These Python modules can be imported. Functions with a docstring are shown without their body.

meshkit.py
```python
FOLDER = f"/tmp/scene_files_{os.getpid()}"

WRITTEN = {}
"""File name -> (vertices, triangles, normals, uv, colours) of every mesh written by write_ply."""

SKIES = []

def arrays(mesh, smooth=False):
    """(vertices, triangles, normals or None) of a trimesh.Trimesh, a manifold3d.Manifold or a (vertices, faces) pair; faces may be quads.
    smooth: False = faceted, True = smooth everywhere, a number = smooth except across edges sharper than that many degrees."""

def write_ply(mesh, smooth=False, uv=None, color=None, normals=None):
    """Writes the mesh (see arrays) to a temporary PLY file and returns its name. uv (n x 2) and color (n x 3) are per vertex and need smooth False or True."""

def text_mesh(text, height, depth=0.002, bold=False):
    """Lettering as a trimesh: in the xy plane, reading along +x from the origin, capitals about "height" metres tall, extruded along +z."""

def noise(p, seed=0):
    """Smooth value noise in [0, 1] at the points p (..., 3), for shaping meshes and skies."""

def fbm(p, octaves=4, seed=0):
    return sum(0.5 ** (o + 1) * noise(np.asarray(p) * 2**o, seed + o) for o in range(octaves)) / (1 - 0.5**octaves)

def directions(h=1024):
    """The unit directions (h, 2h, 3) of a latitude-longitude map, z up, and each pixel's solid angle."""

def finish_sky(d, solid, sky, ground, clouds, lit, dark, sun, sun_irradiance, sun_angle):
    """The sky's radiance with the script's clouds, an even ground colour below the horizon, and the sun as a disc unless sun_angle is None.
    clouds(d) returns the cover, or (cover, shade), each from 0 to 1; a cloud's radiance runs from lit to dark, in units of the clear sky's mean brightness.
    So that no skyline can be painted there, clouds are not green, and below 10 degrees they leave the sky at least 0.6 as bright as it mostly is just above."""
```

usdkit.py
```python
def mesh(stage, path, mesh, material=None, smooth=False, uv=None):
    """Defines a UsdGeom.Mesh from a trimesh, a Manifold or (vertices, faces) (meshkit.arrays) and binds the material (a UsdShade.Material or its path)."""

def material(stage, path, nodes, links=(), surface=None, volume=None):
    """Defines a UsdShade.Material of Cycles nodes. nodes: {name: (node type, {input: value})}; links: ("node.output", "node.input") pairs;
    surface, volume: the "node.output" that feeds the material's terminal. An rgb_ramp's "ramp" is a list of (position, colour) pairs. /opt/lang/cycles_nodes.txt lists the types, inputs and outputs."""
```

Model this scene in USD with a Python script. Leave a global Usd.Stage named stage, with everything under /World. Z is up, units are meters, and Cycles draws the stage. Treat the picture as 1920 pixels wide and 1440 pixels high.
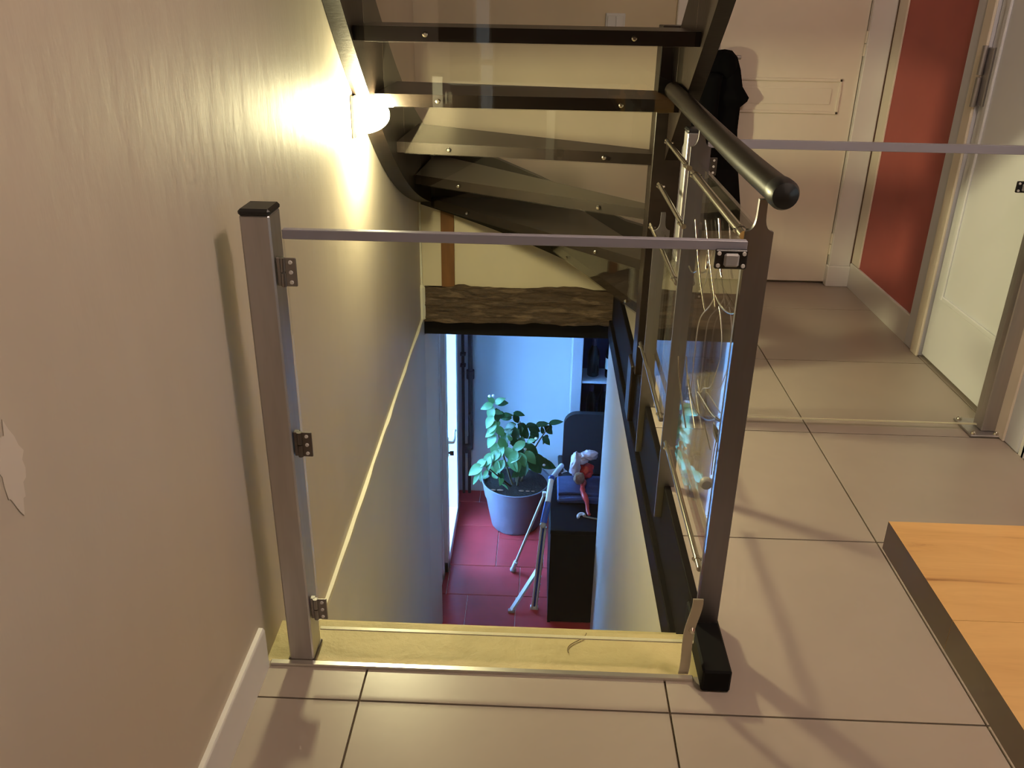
import math, random
import numpy as np, trimesh, manifold3d as m3, shapely, usdkit, meshkit
from shapely.geometry import Polygon, box as sbox
from pxr import Usd, UsdGeom, UsdLux, UsdShade, Gf, Sdf, Vt

random.seed(7); rng = np.random.default_rng(7)
stage = Usd.Stage.CreateInMemory()
UsdGeom.SetStageUpAxis(stage, 'Z'); UsdGeom.SetStageMetersPerUnit(stage, 1.0)
world = UsdGeom.Xform.Define(stage, '/World'); stage.SetDefaultPrim(world.GetPrim())

# ------------------------------------------------------------------ camera, light, exposure
F_PX, PITCH, ROLL, YAW, EYE = 1612.3, math.radians(24.466), math.radians(1.036), math.radians(-1.6407), np.array([0, 0, 1.254])
EXPOSURE = 0.0
SKY_COLOR, SKY_POWER = (0.175, 0.45, 1.0), 13.0
SCONCE_COLOR, SCONCE_POWER = (1.0, 0.91, 0.50), 520.0
PENDANT_COLOR, PENDANT_POWER = (1.0, 0.765, 0.62), 104.0
_f = np.array([math.sin(YAW) * math.cos(PITCH), math.cos(YAW) * math.cos(PITCH), -math.sin(PITCH)])
_r = np.array([math.cos(YAW), -math.sin(YAW), 0]); _u = np.cross(_r, _f)
_r2 = math.cos(ROLL) * _r + math.sin(ROLL) * _u; _u2 = -math.sin(ROLL) * _r + math.cos(ROLL) * _u
cam = UsdGeom.Camera.Define(stage, '/World/camera')
M = Gf.Matrix4d(*_r2, 0, *_u2, 0, *(-_f), 0, *EYE, 1)
cam.AddTransformOp().Set(M)
cam.CreateHorizontalApertureAttr(36.0); cam.CreateVerticalApertureAttr(27.0); cam.CreateFocalLengthAttr(36.0 * F_PX / 1920)
cam.CreateClippingRangeAttr(Gf.Vec2f(0.05, 200)); cam.CreateExposureAttr(EXPOSURE)
dome = UsdLux.DomeLight.Define(stage, '/World/sky'); dome.CreateColorAttr(Gf.Vec3f(*SKY_COLOR)); dome.CreateIntensityAttr(SKY_POWER)

RAYS = np.array([_r2, _u2, _f])
def ray(u, v): return RAYS.T @ np.array([(u - 960) / F_PX, (720 - v) / F_PX, 1])
def on_x(u, v, x): d = ray(u, v); return EYE + d * x / d[0]           # a point measured in the photo on a plane of the place
def on_y(u, v, y): d = ray(u, v); return EYE + d * y / d[1]
def on_z(u, v, z): d = ray(u, v); return EYE + d * (z - EYE[2]) / d[2]

# ------------------------------------------------------------------ materials
MAT = {}
def mat(name, color, rough=0.6, metal=0.0, vary=0.0, scale=6.0, bump=0.0, bscale=40.0, color2=None, stretch=None, spec=0.5, rand=0.0, ramp=None, detail=4, **kw):
    nodes = {'p': ('principled_bsdf', {'base_color': color, 'roughness': rough, 'metallic': metal, 'specular_ior_level': spec, **kw})}
    links = []
    if vary or bump or color2 or stretch or ramp:
        nodes['tc'] = ('geometry', {}); nodes['mp'] = ('mapping', {'scale': stretch or (1, 1, 1)}); links.append(('tc.position', 'mp.vector'))
    if color2 or vary or ramp:
        nodes['n'] = ('noise_texture', {'scale': scale, 'detail': detail, 'roughness': 0.6, 'distortion': 0.3})
        links.append(('mp.vector', 'n.vector'))
        if color2 is None:
            color2 = tuple(c * (1 - vary) for c in color)
        nodes['r'] = ('rgb_ramp', {'ramp': ramp or [(0.35, color), (0.65, color2)]})
        links += [('n.fac', 'r.fac')]
        if rand:
            nodes['oi'] = ('object_info', {}); nodes['mr'] = ('map_range', {'from_min': 0, 'from_max': 1, 'to_min': 1 - rand, 'to_max': 1 + rand})
            nodes['h'] = ('hsv', {}); links += [('oi.random', 'mr.value'), ('mr.result', 'h.value'), ('r.color', 'h.color'), ('h.color', 'p.base_color')]
        else:
            links.append(('r.color', 'p.base_color'))
    if bump:
        nodes['bn'] = ('noise_texture', {'scale': bscale, 'detail': 5, 'roughness': 0.6}); nodes['b'] = ('bump', {'strength': bump, 'distance': 0.01})
        links += [('mp.vector', 'bn.vector'), ('bn.fac', 'b.height'), ('b.normal', 'p.normal')]
    MAT[name] = usdkit.material(stage, '/World/Looks/' + name, nodes, links, surface='p.BSDF')
    return MAT[name]

def emitter(name, color, power):
    MAT[name] = usdkit.material(stage, '/World/Looks/' + name, {'e': ('emission', {'color': color, 'strength': power})}, [], surface='e.emission')

def clear(name, tint, rough=0.02, ior=1.49):
    # a pane: Fresnel reflection over plain transparency, the same from both sides of each face
    MAT[name] = usdkit.material(stage, '/World/Looks/' + name, {
        'g': ('geometry', {}), 'i': ('mix_float', {'a': ior, 'b': 1 / ior}), 'fr': ('fresnel', {}),
        't': ('transparent_bsdf', {'color': tint}), 's': ('glossy_bsdf', {'color': (1, 1, 1), 'roughness': rough}), 'm': ('mix_closure', {})},
        [('g.backfacing', 'i.fac'), ('i.result', 'fr.IOR'), ('fr.fac', 'm.fac'), ('t.BSDF', 'm.closure1'), ('s.BSDF', 'm.closure2')], surface='m.closure')

mat('plaster_cream', (0.62, 0.535, 0.435), 0.55, vary=0.10, scale=1.7, bump=0.13, bscale=9, stretch=(1, 1, 0.4))
mat('plaster_patch', (0.72, 0.64, 0.55), 0.7)
mat('stone_grey', (0.30, 0.30, 0.30), 0.9, vary=0.2)
mat('plaster_back', (0.66, 0.57, 0.42), 0.7, vary=0.07, scale=2.5, bump=0.15, bscale=14)
mat('plaster_white', (0.68, 0.67, 0.66), 0.6, vary=0.05, scale=3, bump=0.15, bscale=14)
mat('paint_white', (0.82, 0.80, 0.80), 0.4, vary=0.04, scale=4)
mat('paint_door', (0.88, 0.80, 0.69), 0.45, vary=0.06, scale=3, bump=0.06, bscale=20)
mat('paint_red', (0.50, 0.115, 0.10), 0.6, vary=0.10, scale=3, bump=0.1, bscale=30)
mat('ceiling_white', (0.8, 0.77, 0.72), 0.8, vary=0.03)
mat('tile_beige', (0.415, 0.355, 0.30), 0.33, vary=0.07, scale=3.0, bump=0.03, bscale=6, rand=0.03)
mat('grout_beige', (0.17, 0.125, 0.085), 0.9, vary=0.2, scale=20)
mat('tile_red', (0.46, 0.04, 0.045), 0.35, vary=0.18, scale=5.0, bump=0.06, bscale=18, rand=0.07)
mat('grout_pale', (0.72, 0.55, 0.60), 0.9, vary=0.1)
mat('cement', (0.62, 0.52, 0.26), 0.6, vary=0.12, scale=5, bump=0.5, bscale=16)
mat('beam_wood', (0.045, 0.024, 0.013), 0.75, ramp=[(0.30, (0.02, 0.012, 0.009)), (0.42, (0.10, 0.06, 0.036)), (0.52, (0.06, 0.035, 0.022)), (0.62, (0.17, 0.11, 0.07)), (0.72, (0.05, 0.03, 0.02)), (0.8, (0.30, 0.22, 0.14))], scale=12, stretch=(0.45, 1.0, 2.2), bump=1.0, bscale=26, detail=7)
mat('orange_wood', (0.21, 0.085, 0.022), 0.55, vary=0.25, scale=8, stretch=(3, 3, 0.5), bump=0.1)
mat('stair_wood', (0.018, 0.011, 0.008), 0.36, spec=0.35, vary=0.35, scale=5, stretch=(1.0, 4, 4), bump=0.05, bscale=20)
mat('fascia_wood', (0.006, 0.0045, 0.004), 0.7, spec=0.12)
mat('wall_dimmed', (0.10, 0.06, 0.05), 0.8, vary=0.1)  # room dimness put into the wall colour to keep gate reflections dark
mat('crack_brown', (0.30, 0.23, 0.12), 0.9)
mat('rail_wood', (0.012, 0.009, 0.007), 0.38, spec=0.3, vary=0.3, scale=14, stretch=(4, 0.6, 4))
mat('black_wood', (0.005, 0.0045, 0.0045), 0.6, spec=0.15, vary=0.2, scale=20)
mat('black_plastic', (0.012, 0.012, 0.013), 0.4)
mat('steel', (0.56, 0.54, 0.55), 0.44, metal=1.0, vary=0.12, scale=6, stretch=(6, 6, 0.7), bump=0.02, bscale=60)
mat('steel_bar', (0.30, 0.285, 0.31), 0.42, metal=1.0, vary=0.1, scale=6, stretch=(6, 6, 0.7))  # darker steel of the railing bars
mat('steel_satin', (0.60, 0.55, 0.45), 0.45, metal=1.0)
mat('door_frame_grey', (0.66, 0.67, 0.74), 0.45)
mat('door_cool_light', (0.80, 0.82, 0.88), 0.45)  # white door paint tinted blue to stand in for cool light
mat('steel_bright', (0.70, 0.66, 0.58), 0.2, metal=1.0)
mat('steel_dark', (0.16, 0.14, 0.13), 0.35, metal=0.9)
mat('steel_mid', (0.30, 0.28, 0.27), 0.35, metal=1.0)
mat('aluminium', (0.66, 0.63, 0.58), 0.28, metal=0.85)
mat('screw_white', (0.75, 0.73, 0.7), 0.3)
mat('edge_plastic', (0.33, 0.32, 0.38), 0.35)
mat('edge_glint', (0.80, 0.76, 0.55), 0.3)  # lamp glint along the panel edge, put into a pale yellowish colour
mat('cloth_black', (0.004, 0.004, 0.005), 0.95, spec=0.1)
mat('pot_grey', (0.15, 0.135, 0.17), 0.5, vary=0.05, scale=4)
mat('soil', (0.014, 0.009, 0.007), 0.95, vary=0.6, scale=40, bump=0.8, bscale=60)
mat('bark', (0.10, 0.07, 0.03), 0.8, vary=0.3, scale=40)
mat('plastic_white', (0.70, 0.72, 0.75), 0.35)
mat('plastic_blue', (0.03, 0.09, 0.42), 0.4)
mat('plastic_grey', (0.35, 0.34, 0.34), 0.45)
mat('chair_black', (0.012, 0.012, 0.017), 0.7, vary=0.2, scale=60, bump=0.2, bscale=120)
mat('desk_black', (0.0025, 0.0025, 0.003), 0.6, spec=0.12)
mat('cloth_navy', (0.035, 0.045, 0.12), 0.85, vary=0.2, scale=12, bump=0.2, bscale=40)
mat('bag_red', (0.55, 0.03, 0.02), 0.4, vary=0.2, scale=14)
mat('bag_white', (0.62, 0.52, 0.60), 0.35, vary=0.25, scale=16)
mat('cardboard', (0.26, 0.14, 0.09), 0.8, vary=0.15, scale=14)
mat('bottle_dark', (0.006, 0.010, 0.008), 0.12)
mat('label_paper', (0.5, 0.48, 0.45), 0.7)
mat('foil', (0.05, 0.03, 0.05), 0.4)
mat('shelf_dark', (0.025, 0.035, 0.08), 0.7)
mat('shelf_white', (0.55, 0.56, 0.62), 0.5)
mat('pipe_dark', (0.05, 0.045, 0.05), 0.5, metal=0.3)
mat('pvc_white', (0.78, 0.78, 0.80), 0.3)
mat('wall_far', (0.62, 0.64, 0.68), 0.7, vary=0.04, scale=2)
mat('caulk', (0.72, 0.68, 0.58), 0.6)
mat('mint', (0.35, 0.6, 0.55), 0.4)
emitter('glow', SCONCE_COLOR, SCONCE_POWER); emitter('bulb', PENDANT_COLOR, PENDANT_POWER)
clear('acrylic', (0.975, 0.975, 0.96)); clear('acrylic_matt', (0.975, 0.975, 0.96), 0.02, 1.22); clear('fill_window_pane', (0.42, 0.31, 0.22), 0.0, 1.5); clear('window_tinted', (0.26, 0.165, 0.11), 0.0, 1.5); clear('window_glass', (0.98, 0.99, 0.99), 0.0, 1.5)
# leaf: diffuse-glossy over a translucent back; lit and shaded tones put into the colour
def leaf_mat(name, c, t):
    MAT[name] = usdkit.material(stage, '/World/Looks/' + name, {'p': ('principled_bsdf', {'base_color': c, 'roughness': 0.32}), 't': ('translucent_bsdf', {'color': t}), 'm': ('mix_closure', {'fac': 0.3})},
        [('p.BSDF', 'm.closure1'), ('t.BSDF', 'm.closure2')], surface='m.closure')
leaf_mat('leaf_lit', (0.11, 0.25, 0.10), (0.12, 0.32, 0.08)); leaf_mat('leaf_shaded', (0.022, 0.075, 0.022), (0.03, 0.10, 0.025))
# table: dark end grain where the boards are cut across, orange varnish elsewhere
MAT['table_wood'] = usdkit.material(stage, '/World/Looks/table_wood', {
    'g': ('geometry', {}), 'mp': ('mapping', {'scale': (0.9, 7, 7)}), 'n': ('noise_texture', {'scale': 4.5, 'detail': 6, 'roughness': 0.62, 'distortion': 0.8}),
    'r': ('rgb_ramp', {'ramp': [(0.27, (0.34, 0.16, 0.045)), (0.38, (0.64, 0.38, 0.125)), (0.6, (0.72, 0.45, 0.155)), (0.8, (0.67, 0.40, 0.13))]}),
    'sx': ('separate_xyz', {}), 'ab': ('math', {'math_type': 'absolute'}), 'gt': ('math', {'math_type': 'greater_than', 'value2': 0.8}),
    'mx': ('mix_color', {'b': (0.14, 0.088, 0.060)}), 'p': ('principled_bsdf', {'roughness': 0.36, 'coat_weight': 0.15})},
    [('g.position', 'mp.vector'), ('mp.vector', 'n.vector'), ('n.fac', 'r.fac'), ('g.true_normal', 'sx.vector'), ('sx.x', 'ab.value1'), ('ab.value', 'gt.value1'), ('gt.value', 'mx.fac'), ('r.color', 'mx.a'), ('mx.result', 'p.base_color')], surface='p.BSDF')

# ------------------------------------------------------------------ shapes
def rbox(x0, x1, y0, y1): return sbox(x0, y0, x1, y1)
def arr(m):
    if hasattr(m, 'to_mesh'):
        q = m.to_mesh(); return trimesh.Trimesh(q.vert_properties[:, :3], q.tri_verts, process=False)
    return m
def bx(x0, x1, y0, y1, z0, z1, c=0.0):
    if c <= 0:
        m = trimesh.creation.box((x1 - x0, y1 - y0, z1 - z0)); m.apply_translation(((x0 + x1) / 2, (y0 + y1) / 2, (z0 + z1) / 2)); return m
    pts = []
    for sx in (0, 1):
        for sy in (0, 1):
            for sz in (0, 1):
                p = np.array([(x0, x1)[sx], (y0, y1)[sy], (z0, z1)[sz]]); d = np.array([1 - 2 * sx, 1 - 2 * sy, 1 - 2 * sz]) * c
                pts += [p + d * (0, 1, 1), p + d * (1, 0, 1), p + d * (1, 1, 0)]
    return trimesh.Trimesh(np.array(pts), process=False).convex_hull
def frame_to(d):
    d = d / np.linalg.norm(d); a = np.array([0, 0, 1.0]) if abs(d[2]) < 0.9 else np.array([1.0, 0, 0])
    u = np.cross(a, d); u /= np.linalg.norm(u); return u, np.cross(d, u)
def tube(path, r, n=10, caps=True):
    path = np.array(path, float); rs = np.broadcast_to(np.asarray(r, float), (len(path),)); V = []
    t = np.gradient(path, axis=0); u, _ = frame_to(t[0])
    for i, p in enumerate(path):
        d = t[i] / np.linalg.norm(t[i]); u = u - d * np.dot(u, d); u /= np.linalg.norm(u); w = np.cross(d, u)
        a = np.arange(n) / n * 2 * np.pi
        V.append(p + rs[i] * (np.cos(a)[:, None] * u + np.sin(a)[:, None] * w))
    V = np.vstack(V); Fc = []
    for i in range(len(path) - 1):
        for k in range(n):
            a, b = i * n + k, i * n + (k + 1) % n
            Fc += [[a, b, b + n], [a, b + n, a + n]]
    if caps:
        V = np.vstack([V, path[0], path[-1]]); e = len(V)
        for k in range(n):
            Fc += [[e - 2, (k + 1) % n, k], [e - 1, (len(path) - 1) * n + k, (len(path) - 1) * n + (k + 1) % n]]
    return trimesh.Trimesh(V, Fc, process=False)
def cyl(a, b, r, n=16): return tube([a, b], r, n)
def lathe(profile, n=40):
    return trimesh.creation.revolve(np.array(profile, float), sections=n)
def ball(c, r, s=(1, 1, 1)):
    m = trimesh.creation.icosphere(2, r); m.apply_scale(s); m.apply_translation(c); return m
def prism(poly, a, b, plane='xy'):
    """extrude a shapely polygon (or points) from a to b along the axis missing from plane"""
    if hasattr(poly, 'geoms'): return cat(*[prism(q, a, b, plane) for q in poly.geoms if q.area > 1e-4])
    poly = poly if hasattr(poly, 'exterior') else Polygon(poly)
    poly = shapely.geometry.polygon.orient(poly)
    m = trimesh.creation.extrude_polygon(poly, abs(b - a)); m.apply_translation((0, 0, min(a, b)))
    v = m.vertices.copy()
    if plane == 'yz': m.vertices = v[:, [2, 0, 1]]
    elif plane == 'xz': m.vertices = np.c_[v[:, 0], v[:, 2], v[:, 1]]; m.invert()
    return m
def cat(*ms): return trimesh.util.concatenate([arr(m) for m in ms])
def spline(pts, n=24):
    from scipy.interpolate import CubicSpline
    pts = np.array(pts, float); s = np.r_[0, np.cumsum(np.linalg.norm(np.diff(pts, axis=0), axis=1))]
    return CubicSpline(s, pts)(np.linspace(0, s[-1], n))

# ------------------------------------------------------------------ object tree
COUNT = {}
def numbered(parent, name):
    k = COUNT.get((parent, name), 0); COUNT[(parent, name)] = k + 1
    return f'{parent}/{name}' + (f'_{k:03d}' if k else '')
def data(prim, **kw):
    for k, v in kw.items():
        if v: prim.SetCustomDataByKey(k, v)
class Thing:
    def __init__(self, name, label=None, category=None, at=(0, 0, 0), group=None, kind=None):
        self.at = np.array(at, float); self.path = numbered('/World', name)
        x = UsdGeom.Xform.Define(stage, self.path); x.AddTranslateOp().Set(Gf.Vec3d(*map(float, at)))
        data(x.GetPrim(), label=label, category=category, group=group, kind=kind)
    def part(self, name, mesh, m, under=None, label=None, smooth=35, kind=None):
        mesh = arr(mesh).copy(); mesh.apply_translation(-self.at)
        p = numbered(under or self.path, name)
        usdkit.mesh(stage, p, mesh, MAT[m], smooth=smooth); data(stage.GetPrimAtPath(p), label=label, kind=kind)
        return p
def single(name, mesh, m, label=None, category=None, group=None, kind=None, smooth=35):
    p = numbered('/World', name); usdkit.mesh(stage, p, arr(mesh), MAT[m], smooth=smooth)
    data(stage.GetPrimAtPath(p), label=label, category=category, group=group, kind=kind); return p
def struct(name, mesh, m, label, category, smooth=35): return single(name, mesh, m, label, category, kind='structure', smooth=smooth)

# ================================================================== the setting
HC, LOW, LOWC = 2.55, -2.35, -0.34          # upper ceiling, lower floor, lower ceiling
WELL = rbox(-0.60, 0.39, 1.352, 4.03)       # stairwell opening
def left_x(y): return -0.533 - 0.014 * (y - 1.35)

# upper floor: slab, and one beige tile per cell of the grid
TS, OX, OY = 0.6005, -0.3215, 1.2524
fl = Thing('floor', 'beige porcelain tile floor of the upper room around the stairwell', 'floor', (0.5, 1, 0), kind='structure')
floor_area = shapely.union_all([rbox(-0.535, 3.6, -2.0, 2.335), Polygon([(-0.8, -2.0), (-0.5, -2.0), (-0.5, 0.3), (-0.535, 0.3)]), rbox(-0.62, 1.56, 2.335, 4.03), rbox(0.645, 1.385, 4.02, 4.066)]).difference(WELL)
fl.part('slab', prism(floor_area.buffer(0.0), -0.27, -0.006), 'grout_beige', label='dark grout under the tiles')
g = 0.0022
for i in range(-2, 8):
    for j in range(-7, 6):
        cell = sbox(OX + i * TS + g, OY + j * TS + g, OX + (i + 1) * TS - g, OY + (j + 1) * TS - g).intersection(floor_area)
        for q in getattr(cell, 'geoms', [cell]):
            if q.geom_type == 'Polygon' and q.area > 2e-3:
                fl.part('tile', prism(q, -0.010, rng.uniform(-0.0004, 0.0)), 'tile_beige', smooth=False)

# walls of the upper floor
wl = [(left_x(0.3), 0.3), (left_x(4.03), 4.03), (-0.82, 4.03), (-0.82, 0.3)]
struct('wall_left', prism([(-0.80, -2.15), (left_x(0.3), 0.3), (-0.82, 0.3), (-0.95, -2.15)], -0.225, HC + 1.6), 'plaster_cream', 'cream plastered wall running on from the stairwell toward the narrow window', 'wall')
struct('wall_left', prism(wl, -0.225, HC + 1.6), 'plaster_cream', 'long cream plastered wall beside the stairwell, lit by the sconce', 'wall')
struct('wall_back', cat(bx(-0.75, 0.64, 4.02, 4.17, -0.06, HC + 1.6), bx(0.64, 1.39, 4.02, 4.17, 2.06, HC), bx(1.39, 1.6, 4.02, 4.17, -0.3, HC), bx(0.64, 1.39, 4.068, 4.17, -0.30, 2.07)), 'plaster_back', 'cream end wall behind the winding stair treads', 'wall')
DY0, DY1 = 2.46, 3.155
struct('wall_right', cat(bx(1.49, 1.64, DY1 + 0.055, 4.02, -0.27, HC), bx(1.49, 1.64, 2.335, DY0 - 0.055, -0.27, HC), bx(1.49, 1.64, DY0 - 0.06, DY1 + 0.06, 2.06, HC), bx(1.58, 1.64, DY0 - 0.06, DY1 + 0.06, -0.27, 2.07)), 'paint_red', 'brick red painted wall on both sides of the white door', 'wall')
struct('wall_side', bx(1.64, 3.75, 2.335, 2.45, -0.27, HC), 'paint_red', 'red wall turning the corner past the white door', 'wall')
struct('wall_far', cat(bx(3.6, 3.75, -2.15, -1.4, -0.27, HC), bx(3.6, 3.75, 0.4, 2.335, -0.27, HC), bx(3.6, 3.75, -1.4, 0.4, -0.27, 0.9), bx(3.6, 3.75, -1.4, 0.4, 2.15, HC)), 'plaster_cream', 'cream wall beyond the dining table', 'wall')
# wall behind the viewer, with a tall narrow window that the acrylic risers mirror
W0, W1 = -0.525, -0.395
struct('wall_front', cat(bx(-0.95, W0, -2.15, -2.0, -0.27, HC), bx(W1, 3.6, -2.15, -2.0, -0.27, HC), bx(W0, W1, -2.15, -2.0, -0.27, 0.1), bx(W0, W1, -2.15, -2.0, 2.3, HC)), 'wall_dimmed', 'wall with a narrow window opposite the staircase, coloured dark to dim its reflection', 'wall')
wn = Thing('window_1', 'tall narrow window in the wall opposite the staircase', 'window', ((W0 + W1) / 2, -2.06, 0.1), kind='structure')
wn.part('frame', cat(bx(W0, W0 + 0.016, -2.09, -2.03, 0.1, 2.3), bx(W1 - 0.016, W1, -2.09, -2.03, 0.1, 2.3), bx(W0, W1, -2.09, -2.03, 0.1, 0.14), bx(W0, W1, -2.09, -2.03, 2.26, 2.3), bx(W0, W1, -2.09, -2.03, 0.72, 0.76)), 'paint_white')
wn.part('pane', bx(W0 + 0.016, W1 - 0.016, -2.064, -2.058, 0.14, 2.26), 'window_tinted')
wn = Thing('window_2', 'unseen wide window added for bluish fill in the wall beyond the dining table', 'window', (3.65, -0.5, 0.9), kind='structure')  # unseen window added for bluish fill, panes tinted to weaken the sky
wn.part('frame', cat(bx(3.63, 3.69, -1.4, -1.34, 0.9, 2.15), bx(3.63, 3.69, 0.34, 0.4, 0.9, 2.15), bx(3.63, 3.69, -0.53, -0.47, 0.9, 2.15), bx(3.63, 3.69, -1.4, 0.4, 0.9, 0.96), bx(3.63, 3.69, -1.4, 0.4, 2.09, 2.15)), 'paint_white')
for ya, yb_ in ((-1.34, -0.53), (-0.47, 0.34)): wn.part('pane', bx(3.656, 3.662, ya, yb_, 0.96, 2.09), 'fill_window_pane')
# ceiling with the shaft the stair climbs through
hole = rbox(-0.62, 0.47, -0.2, 4.03)
struct('ceiling', prism(rbox(-0.95, 3.75, -2.15, 4.17).difference(hole), HC, HC + 0.2), 'ceiling_white', 'white ceiling over the upper room', 'ceiling')
struct('ceiling', bx(-0.8, 0.6, -0.4, 4.17, HC + 1.6, HC + 1.7), 'ceiling_white', 'white ceiling high above the stair shaft', 'ceiling')
struct('wall_side', bx(0.47, 0.6, -0.2, 4.02, HC + 0.2, HC + 1.6), 'plaster_white', 'upper wall of the stair shaft above the ceiling', 'wall')
struct('wall_side', bx(-0.75, 0.6, -0.35, -0.2, HC + 0.2, HC + 1.6), 'plaster_white', 'end wall of the stair shaft above the ceiling', 'wall')

# skirting boards
def skirt(pts_bottom, t, h, nrm):
    (xa, ya), (xb, yb) = pts_bottom; n = np.array(nrm) * t
    prof = []
    for (x, y) in pts_bottom:
        prof.append([(x, y, 0), (x, y, h), (x + n[0] * 0.7, y + n[1] * 0.7, h), (x + n[0], y + n[1], h - 0.006), (x + n[0], y + n[1], 0)])
    return trimesh.Trimesh(np.vstack(prof), process=False).convex_hull
struct('baseboard_left', skirt([(left_x(0.3), 0.3), (left_x(1.335), 1.335)], 0.012, 0.098, (1, 0)), 'paint_white', 'white skirting board at the foot of the cream wall before the stairwell', 'skirting board')
struct('baseboard_right', skirt([(1.49, DY1 + 0.109), (1.49, 4.0)], 0.012, 0.115, (-1, 0)), 'paint_white', 'white skirting board under the red wall between the two doors', 'skirting board')
struct('trim_7', bx(1.482, 1.491, 3.905, 3.998, 0.117, 2.14, 0.002), 'paint_door', 'narrow tan strip on the red wall beside the cream door frame', 'trim')
struct('baseboard_right', cat(skirt([(1.49, 2.325), (1.49, DY0 - 0.109)], 0.012, 0.115, (-1, 0)), skirt([(1.478, 2.335), (3.6, 2.335)], 0.012, 0.115, (0, -1))), 'paint_white', 'white skirting board at the red wall corner behind the steel post', 'skirting board')

# fascia round the well, timber lintel, plaster return
tr = Thing('trim_1', 'dark brown fascia board along the stairwell edge under the railing', 'fascia board', (0.38, 2.7, -0.1), kind='structure')
tr.part('board', bx(0.372, 0.3905, 1.40, 4.02, -0.20, 0.002, 0.002), 'fascia_wood')
tr.part('lower_board', bx(0.358, 0.3905, 1.40, 4.02, -0.295, -0.205, 0.003), 'fascia_wood')

# lower walls of the stairwell
struct('wall_left', cat(prism([(-0.75, 1.36), (left_x(1.36) + 0.006, 1.36), (left_x(4.06) + 0.006, 4.06), (-0.75, 4.06)], LOW - 0.1, -0.228), prism([(-0.75, 4.06), (left_x(4.06) + 0.006, 4.06), (-0.530, 4.28), (-0.75, 4.28)], LOW - 0.1, -0.336)), 'plaster_white', 'pale painted lower stairwell wall below the cream ledge', 'wall')
struct('trim_2', prism([(-0.60, 1.40)] + [(left_x(y) + 0.011 + 0.006 * (meshkit.noise(np.array([y * 9, 0, 0])) - 0.5), y) for y in np.linspace(1.40, 4.05, 50)] + [(-0.62, 4.05)], -0.240, -0.222), 'caulk', 'uneven cream ledge running along the stairwell wall at floor level', 'ledge')
struct('wall_right', bx(0.3905, 0.55, 1.36, 4.26, LOW - 0.1, -0.28), 'plaster_white', 'white stairwell wall under the dark fascia board', 'wall')
struct('wall_front', bx(-0.75, 0.55, 1.20, 1.338, LOW - 0.1, -0.02), 'cement', 'cement wall below the top of the descending stairs', 'wall')

# lintel beam: a rough hewn block, displaced
def rough_beam():
    m = trimesh.creation.box((0.965, 0.13, 0.178))
    for _ in range(5): m = m.subdivide()
    v = m.vertices.copy(); nz = meshkit.fbm(v * np.array([14, 20, 45]), 4, 3) - 0.5; nb = meshkit.fbm(v * np.array([5, 5, 8]), 3, 9) - 0.5
    nrm = np.array(m.vertex_normals); v += nrm * (nz * 0.030 + nb * 0.030)[:, None]
    m.vertices = v; m.apply_translation((-0.085, 4.065, -0.146)); return m
single('wooden_beam', rough_beam(), 'beam_wood', 'rough hewn old wooden beam spanning the stairwell above the lower doorway', 'beam')
struct('trim_3', bx(-0.62, 0.56, 4.075, 4.27, -0.335, -0.235, 0.004), 'black_wood', 'flat lintel board under the rough wooden beam, blackened as its face is unlit', 'lintel')  # shade under the beam put into the near-black colour
struct('trim_4', bx(-0.60, -0.548, 3.985, 4.13, -0.235, -0.05, 0.012), 'caulk', 'rounded cream plaster lump at the wall end of the rough beam', 'plaster return')
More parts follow.
